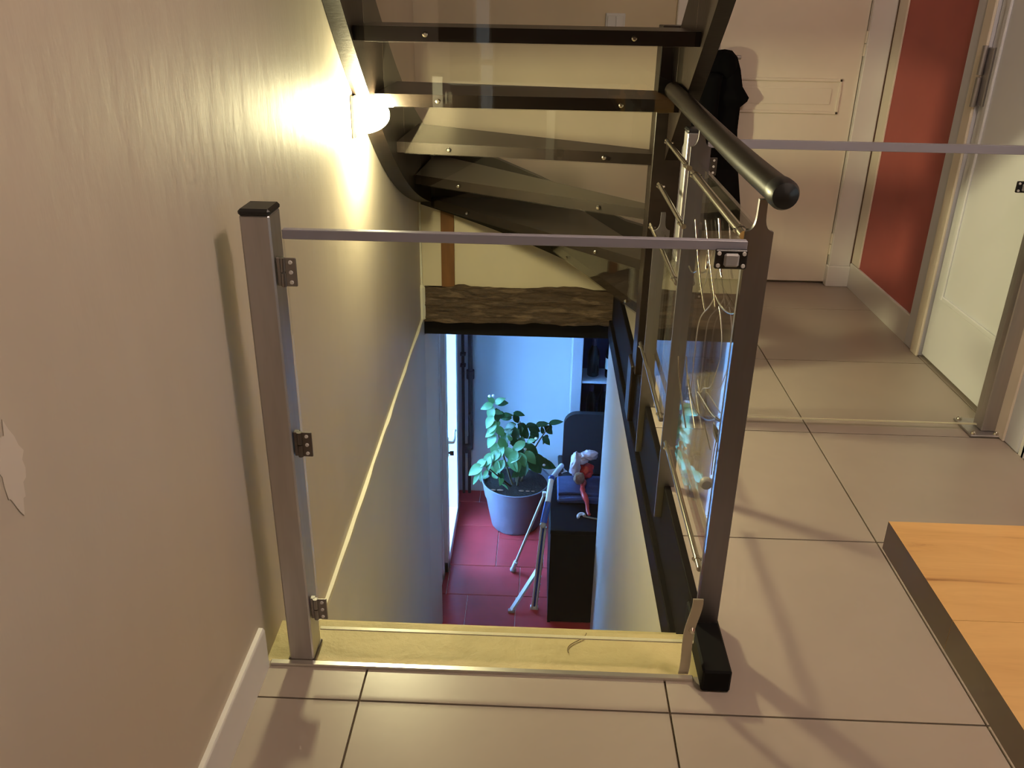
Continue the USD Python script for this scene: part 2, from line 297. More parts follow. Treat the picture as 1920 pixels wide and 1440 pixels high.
struct('trim_5', tube([(left_x(4) + 0.004, 4.012, -0.05), (left_x(4) + 0.003, 4.014, 0.25), (left_x(4) + 0.005, 4.013, 0.5)], 0.006, 8), 'caulk', 'thin pale caulk bead in the corner above the beam', 'caulk bead')
single('timber_post', bx(-0.467, -0.404, 4.008, 4.03, -0.06, 0.46, 0.002), 'orange_wood', 'flat orange brown timber strip set in the end wall above the beam', 'timber post')

# cement sill and the flight going down
sill = trimesh.creation.box((0.925, 0.125, 0.12))
for _ in range(4): sill = sill.subdivide()
v = sill.vertices; nz = meshkit.fbm(v * 14 + 5, 4, 2) - 0.5; v[:, 2] += nz * 0.010 * (v[:, 2] > 0.05); v[:, 1] += (meshkit.fbm(v * 7, 3, 5) - 0.5) * 0.018 * (v[:, 1] > 0.05); sill.vertices = v
sill.apply_translation((-0.073, 1.4155, -0.062))
st = Thing('cement_stairs', 'yellowish cement stairs going down from the glass gate to the lower room', 'stairs', (-0.07, 2.6, LOW))
st.part('sill', sill, 'cement', label='top step with trowel marks')
ck = spline([(0.128, 1.470, 0), (0.120, 1.455, 0), (0.098, 1.437, 0), (0.088, 1.425, 0), (0.088, 1.408, 0)], 14)
ck[:, 2] = 0.0005
st.part('crack', tube(ck, 0.0011, 5), 'crack_brown', label='hairline crack')
RN, RR = 12, (0 - LOW) / 12
for k in range(1, RN):
    y0 = 1.478 + 0.214 * (k - 1)
    st.part('step', bx(left_x(y0) + 0.008, 0.389, y0, y0 + 0.24, -RR * (k + 1) - (0.0 if k < RN - 1 else 0), -RR * k, 0.004), 'cement')

# ================================================================== lower room
lf = Thing('floor', 'dark red tiled floor of the lower room', 'floor', (0.3, 5, LOW), kind='structure')
lf.part('slab', bx(-0.75, 2.2, 3.6, 6.0, LOW - 0.1, LOW - 0.007), 'grout_pale', label='pale joints')
def red_tile(x0, x1, y0, y1):
    x0, x1, y0, y1 = max(x0, -0.60), min(x1, 2.2), max(y0, 3.75), min(y1, 5.86)
    if x1 - x0 > 0.02 and y1 - y0 > 0.02: lf.part('tile', bx(x0 + 0.0025, x1 - 0.0025, y0 + 0.0025, y1 - 0.0025, LOW - 0.02, LOW, 0.002), 'tile_red', smooth=False)
S, L = 0.325, 0.485
for x in (-0.88, -0.396, -0.08, 0.405, 0.73, 1.21, 1.54, 2.0): pass
def row(y0, y1, xs):
    for a, b in zip(xs, xs[1:]): red_tile(a, b, y0, y1)
row(3.75, 4.08, [-0.71, -0.23, 0.10, 0.58, 0.9, 1.4, 1.72, 2.2])
row(4.08, 4.56, [-0.88, -0.396, -0.08, 0.40, 0.73, 1.21, 1.54, 2.2])
row(4.56, 4.878, [-0.71, -0.54, -0.061, 0.264, 0.75, 1.07, 1.55, 2.2])
row(4.878, 5.362, [-0.72, -0.229]); red_tile(-0.229, 0.10, 4.878, 5.208); red_tile(-0.229, 0.10, 5.208, 5.54); row(4.878, 5.362, [0.10, 0.58, 0.9, 1.4, 2.2])
row(5.362, 5.69, [-0.72, -0.55, -0.229]); row(5.54, 5.87, [-0.229, 0.10]); row(5.362, 5.69, [0.10, 0.42, 0.9, 1.4, 2.2]); row(5.69, 5.87, [-0.72, -0.4, -0.229]); row(5.69, 5.87, [0.10, 0.58, 0.9, 1.4, 2.2])
struct('ceiling', bx(-1.05, 2.2, 4.17, 6.0, LOWC, -0.27), 'plaster_white', 'ceiling of the lower room beyond the beam', 'ceiling')
struct('wall_back', bx(-0.575, 2.2, 5.86, 6.0, LOW - 0.1, LOWC), 'wall_far', 'white end wall of the lower room behind the potted plant', 'wall')
struct('wall_side', bx(2.05, 2.2, 4.26, 5.86, LOW - 0.1, LOWC), 'plaster_white', 'side wall of the lower room past the shelves', 'wall')
struct('wall_side', bx(0.55, 2.2, 4.12, 4.26, LOW - 0.1, LOWC + 0.07), 'plaster_white', 'wall of the lower room beside the stair foot', 'wall')
WY0, WY1, WZ1 = 4.70, 5.56, -0.36
struct('wall_left', cat(bx(-0.70, -0.575, 4.28, WY0, LOW - 0.1, LOWC), bx(-0.70, -0.575, WY1, 6.0, LOW - 0.1, LOWC), bx(-0.70, -0.575, WY0, WY1, WZ1, LOWC)), 'plaster_white', 'wall of the lower room around the glazed door', 'wall')
struct('wall_left', cat(bx(-0.95, -0.70, 3.9, WY0, LOW - 0.1, 0.0), bx(-0.95, -0.70, WY1, 6.2, LOW - 0.1, 0.0), bx(-0.95, -0.70, WY0, WY1, WZ1, 0.0)), 'stone_grey', 'outer masonry around the glazed door, made thick and grey to shade the daylight', 'wall')  # depth and grey tone added to grade daylight on the end wall
struct('ground', bx(-9.0, -0.65, -3.0, 14.0, LOW - 0.15, LOW - 0.01), 'stone_grey', 'unseen grey slab added outside the glazed door to cut light from below', 'ground')  # added out of view to stop sky light coming from below
gd = Thing('door_1', 'white glazed patio door letting blue daylight into the lower room', 'door', (-0.59, (WY0 + WY1) / 2, LOW), kind='structure')
def ringx(y0, y1, z0, z1, w, x0, x1, c=0.004): return cat(bx(x0, x1, y0, y0 + w, z0, z1, c), bx(x0, x1, y1 - w, y1, z0, z1, c), bx(x0, x1, y0, y1, z0, z0 + w, c), bx(x0, x1, y0, y1, z1 - w, z1, c))
gd.part('frame', ringx(WY0, WY1, LOW, WZ1, 0.05, -0.64, -0.566), 'pvc_white')
sash = gd.part('sash', ringx(WY0 + 0.045, WY1 - 0.045, LOW + 0.03, WZ1 - 0.045, 0.085, -0.63, -0.540), 'pvc_white')
gd.part('pane', bx(-0.605, -0.595, WY0 + 0.12, WY1 - 0.12, LOW + 0.11, WZ1 - 0.12), 'window_glass', sash)
hz = -1.345
gd.part('handle', cat(bx(-0.540, -0.533, 4.772, 4.802, hz - 0.10, hz + 0.03, 0.002), cyl((-0.536, 4.787, hz), (-0.505, 4.787, hz), 0.009), tube(spline([(-0.505, 4.787, hz), (-0.500, 4.80, hz + 0.004), (-0.500, 4.84, hz + 0.02), (-0.500, 4.90, hz + 0.03)]), 0.009)), 'plastic_white', sash)
gd.part('key', cat(cyl((-0.536, 4.787, hz - 0.075), (-0.52, 4.787, hz - 0.075), 0.006), bx(-0.525, -0.500, 4.785, 4.789, hz - 0.092, hz - 0.062)), 'black_plastic', sash)

# ================================================================== back door, right door
d1 = Thing('door_2', 'cream panelled door in the end wall with a black jacket on its handle', 'door', (1.0, 4.03, 0), kind='structure')
d1.part('frame', cat(bx(1.378, 1.478, 3.998, 4.03, 0.098, 2.14, 0.004), bx(0.56, 0.652, 3.998, 4.03, 0.0, 2.14, 0.004), bx(0.652, 1.378, 3.998, 4.03, 2.045, 2.14, 0.004)), 'paint_white')
d1.part('plinth', bx(1.374, 1.480, 3.988, 4.03, 0.0, 0.100, 0.004), 'paint_white')
leaf = d1.part('leaf', bx(0.652, 1.377, 4.026, 4.066, 0.012, 2.045, 0.003), 'paint_door')
def panel(x0, x1, z0, z1):
    y = 4.026
    ring = cat(bx(x0, x1, y - 0.008, y, z0, z0 + 0.014, 0.003), bx(x0, x1, y - 0.008, y, z1 - 0.014, z1, 0.003), bx(x0, x0 + 0.014, y - 0.008, y, z0, z1, 0.003), bx(x1 - 0.014, x1, y - 0.008, y, z0, z1, 0.003))
    d1.part('panel_moulding', ring, 'paint_door', leaf)
    d1.part('panel', bx(x0 + 0.04, x1 - 0.04, y - 0.005, y + 0.001, z0 + 0.04, z1 - 0.04, 0.004), 'paint_door', leaf)
panel(0.735, 1.308, 0.785, 0.935); panel(0.735, 1.308, 1.33, 1.93)
for z in (0.20, 1.08, 1.80): d1.part('hinge', cat(cyl((1.381, 4.018, z - 0.05), (1.381, 4.018, z - 0.002), 0.009), cyl((1.381, 4.018, z + 0.002), (1.381, 4.018, z + 0.05), 0.009)), 'paint_door')
d1.part('handle', cat(cyl((0.74, 4.026, 1.02), (0.74, 3.965, 1.02), 0.010), tube(spline([(0.74, 3.965, 1.02), (0.76, 3.96, 1.02), (0.84, 3.962, 1.018)]), 0.009), bx(0.72, 0.76, 4.018, 4.027, 0.92, 1.10, 0.003)), 'steel', leaf)

d2 = Thing('door_3', 'white door in the red wall beyond the acrylic panel', 'door', (1.5, 2.8, 0), kind='structure')
d2.part('frame', cat(bx(1.474, 1.60, DY1 - 0.026, DY1 + 0.108, 0, 2.15, 0.004), bx(1.474, 1.60, DY0 - 0.108, DY0 + 0.026, 0, 2.15, 0.004), bx(1.474, 1.60, DY0, DY1, 2.045, 2.15, 0.004)), 'door_frame_grey')
d2.part('stop', cat(bx(1.468, 1.478, DY1 - 0.030, DY1 + 0.030, 0, 2.07, 0.003), bx(1.468, 1.478, DY0 - 0.030, DY0 + 0.030, 0, 2.07, 0.003)), 'paint_door')
leaf2 = d2.part('leaf', bx(1.488, 1.528, DY0 + 0.032, DY1 - 0.032, 0.012, 2.045, 0.003), 'door_cool_light')
d2.part('panel_moulding', cat(bx(1.480, 1.489, DY1 - 0.105, DY1 - 0.080, 0.25, 1.95, 0.003), bx(1.480, 1.489, DY0 + 0.080, DY0 + 0.105, 0.25, 1.95, 0.003), bx(1.480, 1.489, DY0 + 0.104, DY1 - 0.104, 0.25, 0.268, 0.003), bx(1.480, 1.489, DY0 + 0.104, DY1 - 0.104, 1.932, 1.95, 0.003)), 'door_cool_light', leaf2)
d2.part('hinge', cat(cyl((1.466, DY1 - 0.033, 0.925), (1.466, DY1 - 0.033, 1.02), 0.010), cyl((1.466, DY1 - 0.033, 1.028), (1.466, DY1 - 0.033, 1.12), 0.010), bx(1.476, 1.489, DY1 - 0.075, DY1 - 0.033, 0.93, 1.115, 0.002)), 'steel')

# light switch on the end wall
sw = Thing('light_switch', 'white double light switch on the end wall above the stair treads', 'light switch', (0.300, 4.01, 1.14))
sw.part('plate', bx(0.258, 0.342, 4.010, 4.021, 1.098, 1.182, 0.003), 'plastic_white')
for x in (0.266, 0.302): sw.part('rocker', bx(x, x + 0.033, 4.004, 4.011, 1.108, 1.172, 0.002), 'plastic_white')

# ================================================================== staircase going up
RISE = 0.195
stt = Thing('staircase', 'dark wooden open winder staircase rising above the stairwell', 'staircase', (0.4, 3.5, 0))
XL, XR, YB = -0.500, 0.402, 3.952
low_l = [(1.0, 2.215), (2.27, 1.231), (2.43, 1.098), (2.73, 0.880), (2.98, 0.725), (3.315, 0.567), (3.67, 0.445), (3.99, 0.356)]
ll = spline(low_l[1:], 24); ll = np.vstack([[(0.72, 2.43)], ll])
up = ll + np.array([0, 0.36]); up[1:, 1] -= np.interp(ll[1:, 0], [2.9, 4], [0, 0.05])
def strip_yz(lo, hi, x0, x1):
    return prism(list(map(tuple, lo)) + list(map(tuple, hi[::-1])), x0, x1, 'yz')
sl = strip_yz(ll, up, -0.552, XL); vv_ = sl.vertices; vv_[:, 0] = np.where(vv_[:, 0] < -0.53, left_x(vv_[:, 1]) + 0.0015, vv_[:, 0]); sl.vertices = vv_
stt.part('stringer', sl, 'stair_wood')
bl = spline([(-0.552, 0.356), (-0.403, 0.310), (-0.195, 0.239), (0.0, 0.162), (0.155, 0.093), (0.286, 0.018), (0.372, -0.035)], 20)
bl = np.vstack([bl, [(0.392, -0.002), (0.62, -0.001)]]); bu = np.array([(0.62, 0.24), (0.40, 0.30), (0.2, 0.40), (0.0, 0.49), (-0.2, 0.57), (-0.552, 0.66)])
stt.part('stringer', prism(list(map(tuple, bl)) + list(map(tuple, bu)), YB, 3.998, 'xz'), 'stair_wood')
rl = np.array([(0.72, 2.43), (2.27, 1.200), (2.88, 0.755)]); ru = rl + np.array([0, 0.34])
stt.part('stringer', strip_yz(rl, ru, XR, 0.443), 'stair_wood')
stt.part('newel_post', bx(0.362, 0.455, 2.865, 2.975, 0.0, 1.17, 0.002), 'stair_wood')
stt.part('newel_foot', bx(0.352, 0.4, 2.90, 3.02, -0.21, 0.02, 0.005), 'stair_wood')
P = np.array([0.40, 2.92])
backs = [((0.415, 2.99), (0.06, YB)), ((0.385, 2.985), (XL, 3.93)), ((0.375, 2.945), (XL, 3.46)), ((0.375, 2.89), (XL, 3.03))]   # F E D C: inner end, outer end
noses = [((0.455, 2.99), (0.62, YB))]
def wood_tread(poly, z): return prism(poly, z - 0.036, z)
zt = []
def riser(inner, outer, z, cut=0.03, h=RISE):
    """acrylic riser screwed to the back edge of a tread, with its screws"""
    a, b = np.array(inner), np.array(outer); d = b - a; Ln = np.linalg.norm(d); d /= Ln
    n = np.array([-d[1], d[0]]); n = n if n[1] < 0 or (abs(n[1]) < 0.5 and n[0] < 0) else -n
    t = 0.005
    p0, p1 = a + d * 0.015, b - d * cut
    poly = Polygon([p0 + n * 0.001, p1 + n * 0.001, p1 + n * (0.001 + t), p0 + n * (0.001 + t)])
    pp = stt.part('riser_panel', prism(poly, z - 0.038, z + h - 0.042), 'acrylic')
    for s in (0.19, 0.79):
        c = a + d * (Ln * s)
        q0 = np.array([*(c + n * (0.001 + t)), z - 0.018]); q1 = q0 + np.array([*(n * 0.006), 0])
        stt.part('screw', cat(tube([q0, q0 * 0.4 + q1 * 0.6, q1], [0.0075, 0.0072, 0.004], 12)), 'steel_bright', pp)
# winders 1..4
clip = sbox(XL, 2.8, 0.62, YB)
prev = (np.array((0.47, 2.985)), np.array((0.60, YB)))
for k, (inn, out) in enumerate(backs):
    inn, out = np.array(inn), np.array(out); z = RISE * (k + 1)
    corners = [prev[0], prev[1]]
    if k == 1: corners = [prev[0], prev[1] + (0.03, 0)]
    c2 = [out, inn]
    if k == 1: c2 = [(XL, YB), out, inn]
    poly = Polygon([tuple(c) for c in corners] + [tuple(c) for c in c2]).buffer(0).intersection(clip)
    stt.part('tread', wood_tread(poly, z), 'stair_wood')
    riser(inn, out, z)
    dd = (out - inn) / np.linalg.norm(out - inn); nn = np.array([-dd[1], dd[0]]); nn = nn if nn[1] > 0 else -nn
    prev = (inn + nn * 0.03, out + nn * 0.03)
# straight treads 5..12
yb = 2.665
for k in range(4, 12):
    z = RISE * (k + 1); a, b = (XR, yb), (XL, yb)
    poly = Polygon([tuple(prev[0]) if k == 4 else (XR, yprev + 0.03), tuple(prev[1]) if k == 4 else (XL, yprev + 0.03), b, a]).buffer(0)
    stt.part('tread', wood_tread(poly, z), 'stair_wood')
    if k < 9: riser(a, b, z)
    yprev = yb; yb -= 0.262

# ================================================================== wall sconce
SC = np.array([-0.545, 2.62, 0.92])
sc = Thing('wall_sconce', 'glowing white wall sconce on the cream wall below the stair stringer', 'wall lamp', SC)
sc.part('back_plate', bx(-0.552, -0.538, 2.55, 2.69, 0.862, 0.978, 0.003), 'aluminium')
dm = trimesh.creation.icosphere(3, 1.0); dm = dm.slice_plane((0, 0, 0), (1, 0, 0), cap=False); dm.apply_scale((0.088, 0.068, 0.056)); dm.apply_translation((-0.538, 2.62, 0.920))
sc.part('lamp_shade', dm, 'glow', smooth=True)

# ================================================================== steel gate post, swinging acrylic gate
gp = Thing('gate_post', 'square brushed steel post with black cap standing beside the cream wall', 'post', (-0.458, 1.38, 0))
gp.part('tube', bx(-0.483, -0.4335, 1.352, 1.412, 0.0, 0.922, 0.003), 'steel')
gp.part('cap', bx(-0.4845, -0.432, 1.3505, 1.4135, 0.920, 0.932, 0.004), 'black_plastic')
gp.part('foot', bx(-0.486, -0.4305, 1.3505, 1.415, 0.0, 0.008, 0.002), 'steel_dark')
single('threshold_strip', cat(bx(left_x(1.34) + 0.012, 0.337, 1.337, 1.352, -0.004, 0.006, 0.002)), 'aluminium', 'thin aluminium edging strip on the tiles at the top of the stairs', 'edging strip')

gt = Thing('swing_gate', 'clear acrylic safety gate closed across the top of the stairs', 'gate', (-0.04, 1.36, 0.07))
GZ0, GZ1, GX0, GX1, GY = 0.078, 0.897, -0.418, 0.333, 1.362
gt.part('panel', bx(GX0, GX1, GY, GY + 0.010, GZ0, GZ1), 'acrylic_matt')
gt.part('top_strip', bx(GX0, GX1 + 0.002, GY - 0.002, GY + 0.012, GZ1 - 0.015, GZ1 + 0.001, 0.001), 'edge_plastic', label='grey plastic strip on the top edge')
gt.part('bottom_edge', bx(GX0, GX1, GY + 0.001, GY + 0.009, GZ0 - 0.003, GZ0), 'edge_glint', label='bottom edge in a pale tone standing for caught lamp light')
def hinge(th, x0, y, z0, z1, m, holes=True):
    h = th.part('hinge', cat(bx(x0 + 0.004, x0 + 0.024, y - 0.004, y, z0, z1, 0.001), bx(x0 - 0.009, x0 + 0.001, y - 0.003, y + 0.008, z0, z1, 0.001), cyl((x0 + 0.002, y - 0.003, z0), (x0 + 0.002, y - 0.003, (z0 + z1) / 2 - 0.001), 0.005, 12), cyl((x0 + 0.002, y - 0.003, (z0 + z1) / 2 + 0.001), (x0 + 0.002, y - 0.003, z1), 0.005, 12)), m)
    for q in (0.15, 0.5, 0.85):
        z = z0 + (z1 - z0) * q; th.part('screw', tube([(x0 + 0.015, y - 0.003, z), (x0 + 0.015, y - 0.006, z)], [0.0038, 0.003], 10), 'screw_white', h)
for z0, z1, m in ((0.802, 0.851, 'steel_mid'), (0.478, 0.527, 'steel_dark'), (0.106, 0.155, 'steel_mid')): hinge(gt, -0.423, GY, z0, z1, m)
lt = gt.part('latch', cat(bx(0.284, 0.336, GY - 0.009, GY - 0.001, 0.853, 0.885, 0.002)), 'black_plastic', label='black catch with four white screws')
gt.part('latch_bolt', bx(0.298, 0.322, GY - 0.016, GY - 0.008, 0.858, 0.880, 0.003), 'plastic_grey', lt)
for x in (0.290, 0.330):
    for z in (0.859, 0.879): gt.part('screw', tube([(x, GY - 0.008, z), (x, GY - 0.0115, z)], [0.0038, 0.003], 10), 'screw_white', lt)
cl = Thing('gate_stop', 'bent bright steel strap at the foot of the railing where the gate closes', 'gate stop', (0.325, 1.37, 0))
strap = spline([(0.318, 1.3545, 0.005), (0.319, 1.3545, 0.07), (0.321, 1.3545, 0.125), (0.328, 1.356, 0.160), (0.330, 1.357, 0.19)], 20)
V_ = np.vstack([[(p[0] - 0.010, p[1] - 0.002, p[2]), (p[0] + 0.010, p[1] - 0.002, p[2]), (p[0] + 0.010, p[1] + 0.002, p[2]), (p[0] - 0.010, p[1] + 0.002, p[2])] for p in strap]); F_ = [[0, 2, 1], [0, 3, 2]]
for i in range(len(strap) - 1):
    for k in range(4): q, r_ = i * 4 + k, i * 4 + (k + 1) % 4; F_ += [[q, r_, r_ + 4], [q, r_ + 4, q + 4]]
e_ = (len(strap) - 1) * 4; F_ += [[e_, e_ + 1, e_ + 2], [e_, e_ + 2, e_ + 3]]
cl.part('strap', trimesh.Trimesh(V_, F_, process=False), 'steel_satin')
cl.part('bolt', tube([(0.324, 1.353, 0.118), (0.324, 1.345, 0.118)], [0.0065, 0.004], 12), 'steel_bright')

# ================================================================== railing with handrail, bars, rods and wire ornament
rg = Thing('railing', 'steel and acrylic railing with a dark round handrail along the stairwell', 'railing', (0.38, 2.0, 0))
def flat_bar(y, z0, z1, xc=0.376, w=0.047, t=0.010, stem=0.055):
    h = w / 2; zb = z1 - stem; pts = [(xc - h, z0), (xc + h, z0), (xc + h, zb)]
    for a in np.linspace(0, 1, 7)[1:]: pts.append((xc + h - (h - 0.0075) * math.sin(a * math.pi / 2), zb + 0.028 * a * a))
    pts.append((xc + 0.007, z1)); pts.append((xc - 0.007, z1))
    for a in np.linspace(1, 0, 7)[:-1]: pts.append((xc - h + (h - 0.0075) * math.sin(a * math.pi / 2), zb + 0.028 * a * a))
    pts.append((xc - h, zb))
    return prism(pts, y, y + t, 'xz')
rg.part('bar', flat_bar(1.455, 0.03, 0.945), 'steel_bar')
rg.part('bar', flat_bar(2.09, -0.10, 0.985), 'steel_bar')
rg.part('bar', flat_bar(2.60, -0.17, 0.655), 'steel_bar')
fb = rg.part('foot_block', bx(0.347, 0.404, 1.311, 1.53, 0.0, 0.052, 0.004), 'black_wood', label='black wooden foot block')
hr = rg.part('handrail', tube(spline([on_x(1466, 362, 0.392), (0.390, 2.05, 0.976), (0.386, 2.58, 0.994), (0.384, 2.70, 0.998)], 20), 0.0235, 24), 'rail_wood')
e0 = on_x(1466, 362, 0.392)
ec = tube([e0 + (0, 0.012, 0), e0 + (0, -0.012, 0), e0 + (0, -0.024, 0), e0 + (0, -0.031, 0)], [0.0255, 0.0255, 0.021, 0.008], 24)
rg.part('end_cap', ec, 'black_plastic', hr, label='black rounded end cap')
rg.part('bracket', cat(ball((0.384, 2.70, 0.998), 0.0235), cyl((0.384, 2.70, 0.998), (0.43, 2.86, 0.998), 0.018)), 'rail_wood', hr)
rg.part('panel', bx(0.372, 0.380, 1.472, 2.084, 0.165, 0.895), 'acrylic')
rg.part('panel', bx(0.372, 0.380, 2.106, 2.594, 0.18, 0.60), 'acrylic')
def rod(y0, y1, z, r=0.0065, x=0.352):
    p = rg.part('rod', cyl((x, y0, z), (x, y1, z), r, 12), 'steel_bright')
    for y in (y0 - 0.03, y1 + 0.035):
        rg.part('clamp', cat(cyl((x, y, z), (0.366, y, z), 0.0035, 8), tube([(x - r, y, z), (x - r - 0.004, y, z)], [0.0045, 0.003], 10), cyl((x, y - 0.005, z), (x, y + 0.005, z), r + 0.0015, 12)), 'steel_bright', p)
rod(2.02, 1.46, 0.882, 0.0085); rod(2.50, 2.08, 0.882); rod(2.59, 2.08, 0.742); rod(2.70, 2.10, 0.592); rod(2.70, 2.13, 0.190); rod(2.02, 1.47, 0.178)
# wire ornament: bent steel rods and a blown bubble of clear acrylic, standing in front of the panel
OXp = 0.362
def wire(px, r=0.0028, m='steel_bright', x=OXp, **kw):
    return rg.part('ornament_wire', tube(spline([on_x(u, v, x) for u, v in px], 28), r * 0.62, 8), m, **kw)
wire([(1304, 412), (1306, 440), (1309, 480), (1314, 530), (1322, 583)])
wire([(1323, 413), (1326, 440), (1331, 490), (1336, 530), (1341, 575)], 0.002)  # mirror image of the first wire, modelled as a thinner wire
wire([(1348, 410), (1350, 440), (1351, 500), (1354, 520)], 0.0035)
wire([(1342, 553), (1348, 568), (1357, 580), (1367, 587), (1378, 587)])
wire([(1292, 499), (1296, 508), (1301, 511), (1306, 508)])
wire([(1272, 668), (1274, 710), (1279, 755), (1286, 802)])
wire([(1291, 712), (1298, 748), (1306, 768), (1314, 780), (1325, 787), (1336, 787), (1343, 784)])
wire([(1320, 792), (1326, 818), (1332, 843)], 0.0022)
wire([(1339, 558), (1330, 575), (1319, 587), (1310, 606), (1305, 640), (1300, 690), (1295, 740)], 0.0022, 'steel')
wire([(1348, 575), (1353, 620), (1352, 660), (1342, 700), (1332, 725), (1325, 728), (1314, 735)], 0.0018, 'steel')
wire([(1308, 735), (1318, 750), (1330, 770), (1343, 784)], 0.0018, 'steel')
wire([(1343, 784), (1350, 789), (1358, 790)], 0.005, 'steel_dark')
wire([(1336, 470), (1330, 500), (1322, 530), (1315, 545)], 0.0018, 'steel')
wire([(1328, 476), (1326, 490), (1326, 505)], 0.006)
wire([(1352, 800), (1342, 830), (1336, 870), (1334, 890)], 0.0018, 'steel')
k1 = on_x(1324, 906, OXp); rg.part('knob', lathe([(0, -0.008), (0.011, -0.008), (0.013, -0.004), (0.013, 0.004), (0.010, 0.009), (0, 0.010)], 20).apply_transform(trimesh.transformations.rotation_matrix(math.pi / 2, [1, 0, 0])).apply_translation(k1) , 'plastic_grey')
lf0 = on_x(1338, 795, OXp); lf1 = on_x(1351, 838, OXp)
rg.part('ornament_leaf', trimesh.Trimesh(np.vstack([tube(np.linspace(lf0, lf1, 7), [0.001, 0.004, 0.006, 0.007, 0.006, 0.004, 0.001], 8).vertices]), process=False).convex_hull, 'steel_dark')

# second gate across the passage
gp2 = Thing('gate_post', 'square steel post rising behind the round handrail', 'post', (0.434, 2.53, 0))
gp2.part('tube', bx(0.409, 0.459, 2.50, 2.56, 0, 0.905, 0.003), 'steel'); gp2.part('cap', bx(0.4075, 0.4605, 2.4985, 2.5615, 0.903, 0.915, 0.004), 'black_plastic'); gp2.part('foot', bx(0.405, 0.463, 2.495, 2.565, 0, 0.008, 0.002), 'steel_dark')
gp3 = Thing('gate_post', 'square steel post on a screwed base plate before the red wall', 'post', (1.452, 2.52, 0))
gp3.part('tube', bx(1.424, 1.474, 2.482, 2.54, 0.008, 0.915, 0.003), 'steel'); gp3.part('cap', bx(1.4225, 1.4755, 2.4805, 2.5415, 0.913, 0.925, 0.004), 'black_plastic')
bp = gp3.part('base_plate', bx(1.379, 1.476, 2.452, 2.578, 0.0, 0.008, 0.002), 'steel')
for x in (1.392, 1.462):
    for y in (2.463, 2.566): gp3.part('bolt', tube([(x, y, 0.007), (x, y, 0.013), (x, y, 0.018)], [0.009, 0.008, 0.003], 12), 'steel_bright', bp)
g2 = Thing('swing_gate', 'clear acrylic gate closing the passage toward the white door', 'gate', (0.94, 2.5, 0.03))
g2.part('panel', bx(0.468, 1.416, 2.498, 2.508, 0.025, 0.888), 'acrylic_matt')
g2.part('top_strip', bx(0.468, 1.416, 2.496, 2.510, 0.866, 0.890, 0.001), 'edge_plastic', label='grey plastic strip on the top edge')
g2.part('bottom_edge', bx(0.468, 1.416, 2.499, 2.507, 0.022, 0.025), 'edge_glint', label='bottom edge in the same pale glint tone')
for z0 in (0.79, 0.42, 0.08): hinge(g2, 0.474, 2.498, z0, z0 + 0.049, 'steel_dark')
l2 = g2.part('latch', bx(1.344, 1.396, 2.489, 2.497, 0.762, 0.794, 0.002), 'black_plastic', label='black catch')
g2.part('latch_bolt', bx(1.358, 1.382, 2.482, 2.490, 0.767, 0.789, 0.003), 'plastic_grey', l2)
for x in (1.350, 1.390):
    for z in (0.768, 0.788): g2.part('screw', tube([(x, 2.490, z), (x, 2.4865, z)], [0.0038, 0.003], 10), 'screw_white', l2)

# ================================================================== jacket hanging on the door handle
def jacket():
    prof = [(1.045, 0.735, 0.80), (1.02, 0.70, 0.825), (0.97, 0.675, 0.845), (0.90, 0.665, 0.862), (0.855, 0.66, 0.895), (0.84, 0.66, 0.89), (0.815, 0.66, 0.862), (0.72, 0.655, 0.862), (0.62, 0.655, 0.872), (0.50, 0.655, 0.895), (0.38, 0.66, 0.918), (0.29, 0.67, 0.925), (0.275, 0.68, 0.915)]
    V, Fc, n = [], [], 28
    for i, (z, x0, x1) in enumerate(prof):
        c, a = (x0 + x1) / 2, (x1 - x0) / 2; b = 0.035 + 0.02 * math.sin(i * 1.1) ** 2 + (0.0 if i else -0.015)
        for k in range(n):
            t = k / n * 2 * math.pi; w = 1 + 0.10 * math.sin(5 * t + i * 0.4) + 0.05 * math.sin(9 * t - i * 0.7)
            V.append((c + a * math.cos(t), 3.955 + b * math.sin(t) * w, z))
    for i in range(len(prof) - 1):
        for k in range(n):
            a, b = i * n + k, i * n + (k + 1) % n; Fc += [[a, a + n, b + n], [a, b + n, b]]
    V += [(np.mean([V[k][0] for k in range(n)]), 3.955, 1.05), (0.80, 3.955, 0.272)]
    for k in range(n): Fc += [[len(V) - 2, k, (k + 1) % n], [len(V) - 1, (len(prof) - 1) * n + (k + 1) % n, (len(prof) - 1) * n + k]]
    return trimesh.Trimesh(np.array(V), Fc, process=False)
jk = Thing('jacket', 'black jacket hanging from the handle of the cream panelled door', 'jacket', (0.78, 3.955, 0.27))
jk.part('body', jacket(), 'cloth_black', smooth=True)
jk.part('hood', cat(ball((0.775, 3.93, 0.985), 0.052, (0.9, 0.7, 1.1))), 'cloth_black', smooth=True)
jk.part('sleeve', tube(spline([(0.72, 3.915, 0.95), (0.715, 3.895, 0.8), (0.73, 3.895, 0.62), (0.735, 3.90, 0.45)]), np.linspace(0.045, 0.03, 24), 14), 'cloth_black', smooth=True)

pt = on_x(22, 880, left_x(0.62)); wob = [(0.5 + 0.5 * meshkit.noise(np.array([k * 0.9, 3.1, 0]))) for k in range(26)]
pa = prism([(pt[1] + 0.028 * wob[k] * math.cos(k / 26 * 2 * math.pi), pt[2] + 0.062 * wob[(k * 7) % 26] * math.sin(k / 26 * 2 * math.pi)) for k in range(26)], 0.0, 0.0012, 'yz'); pa.apply_translation((left_x(pt[1]), 0, 0))
struct('trim_6', pa, 'plaster_patch', 'small pale filler patch on the cream wall', 'filler patch')

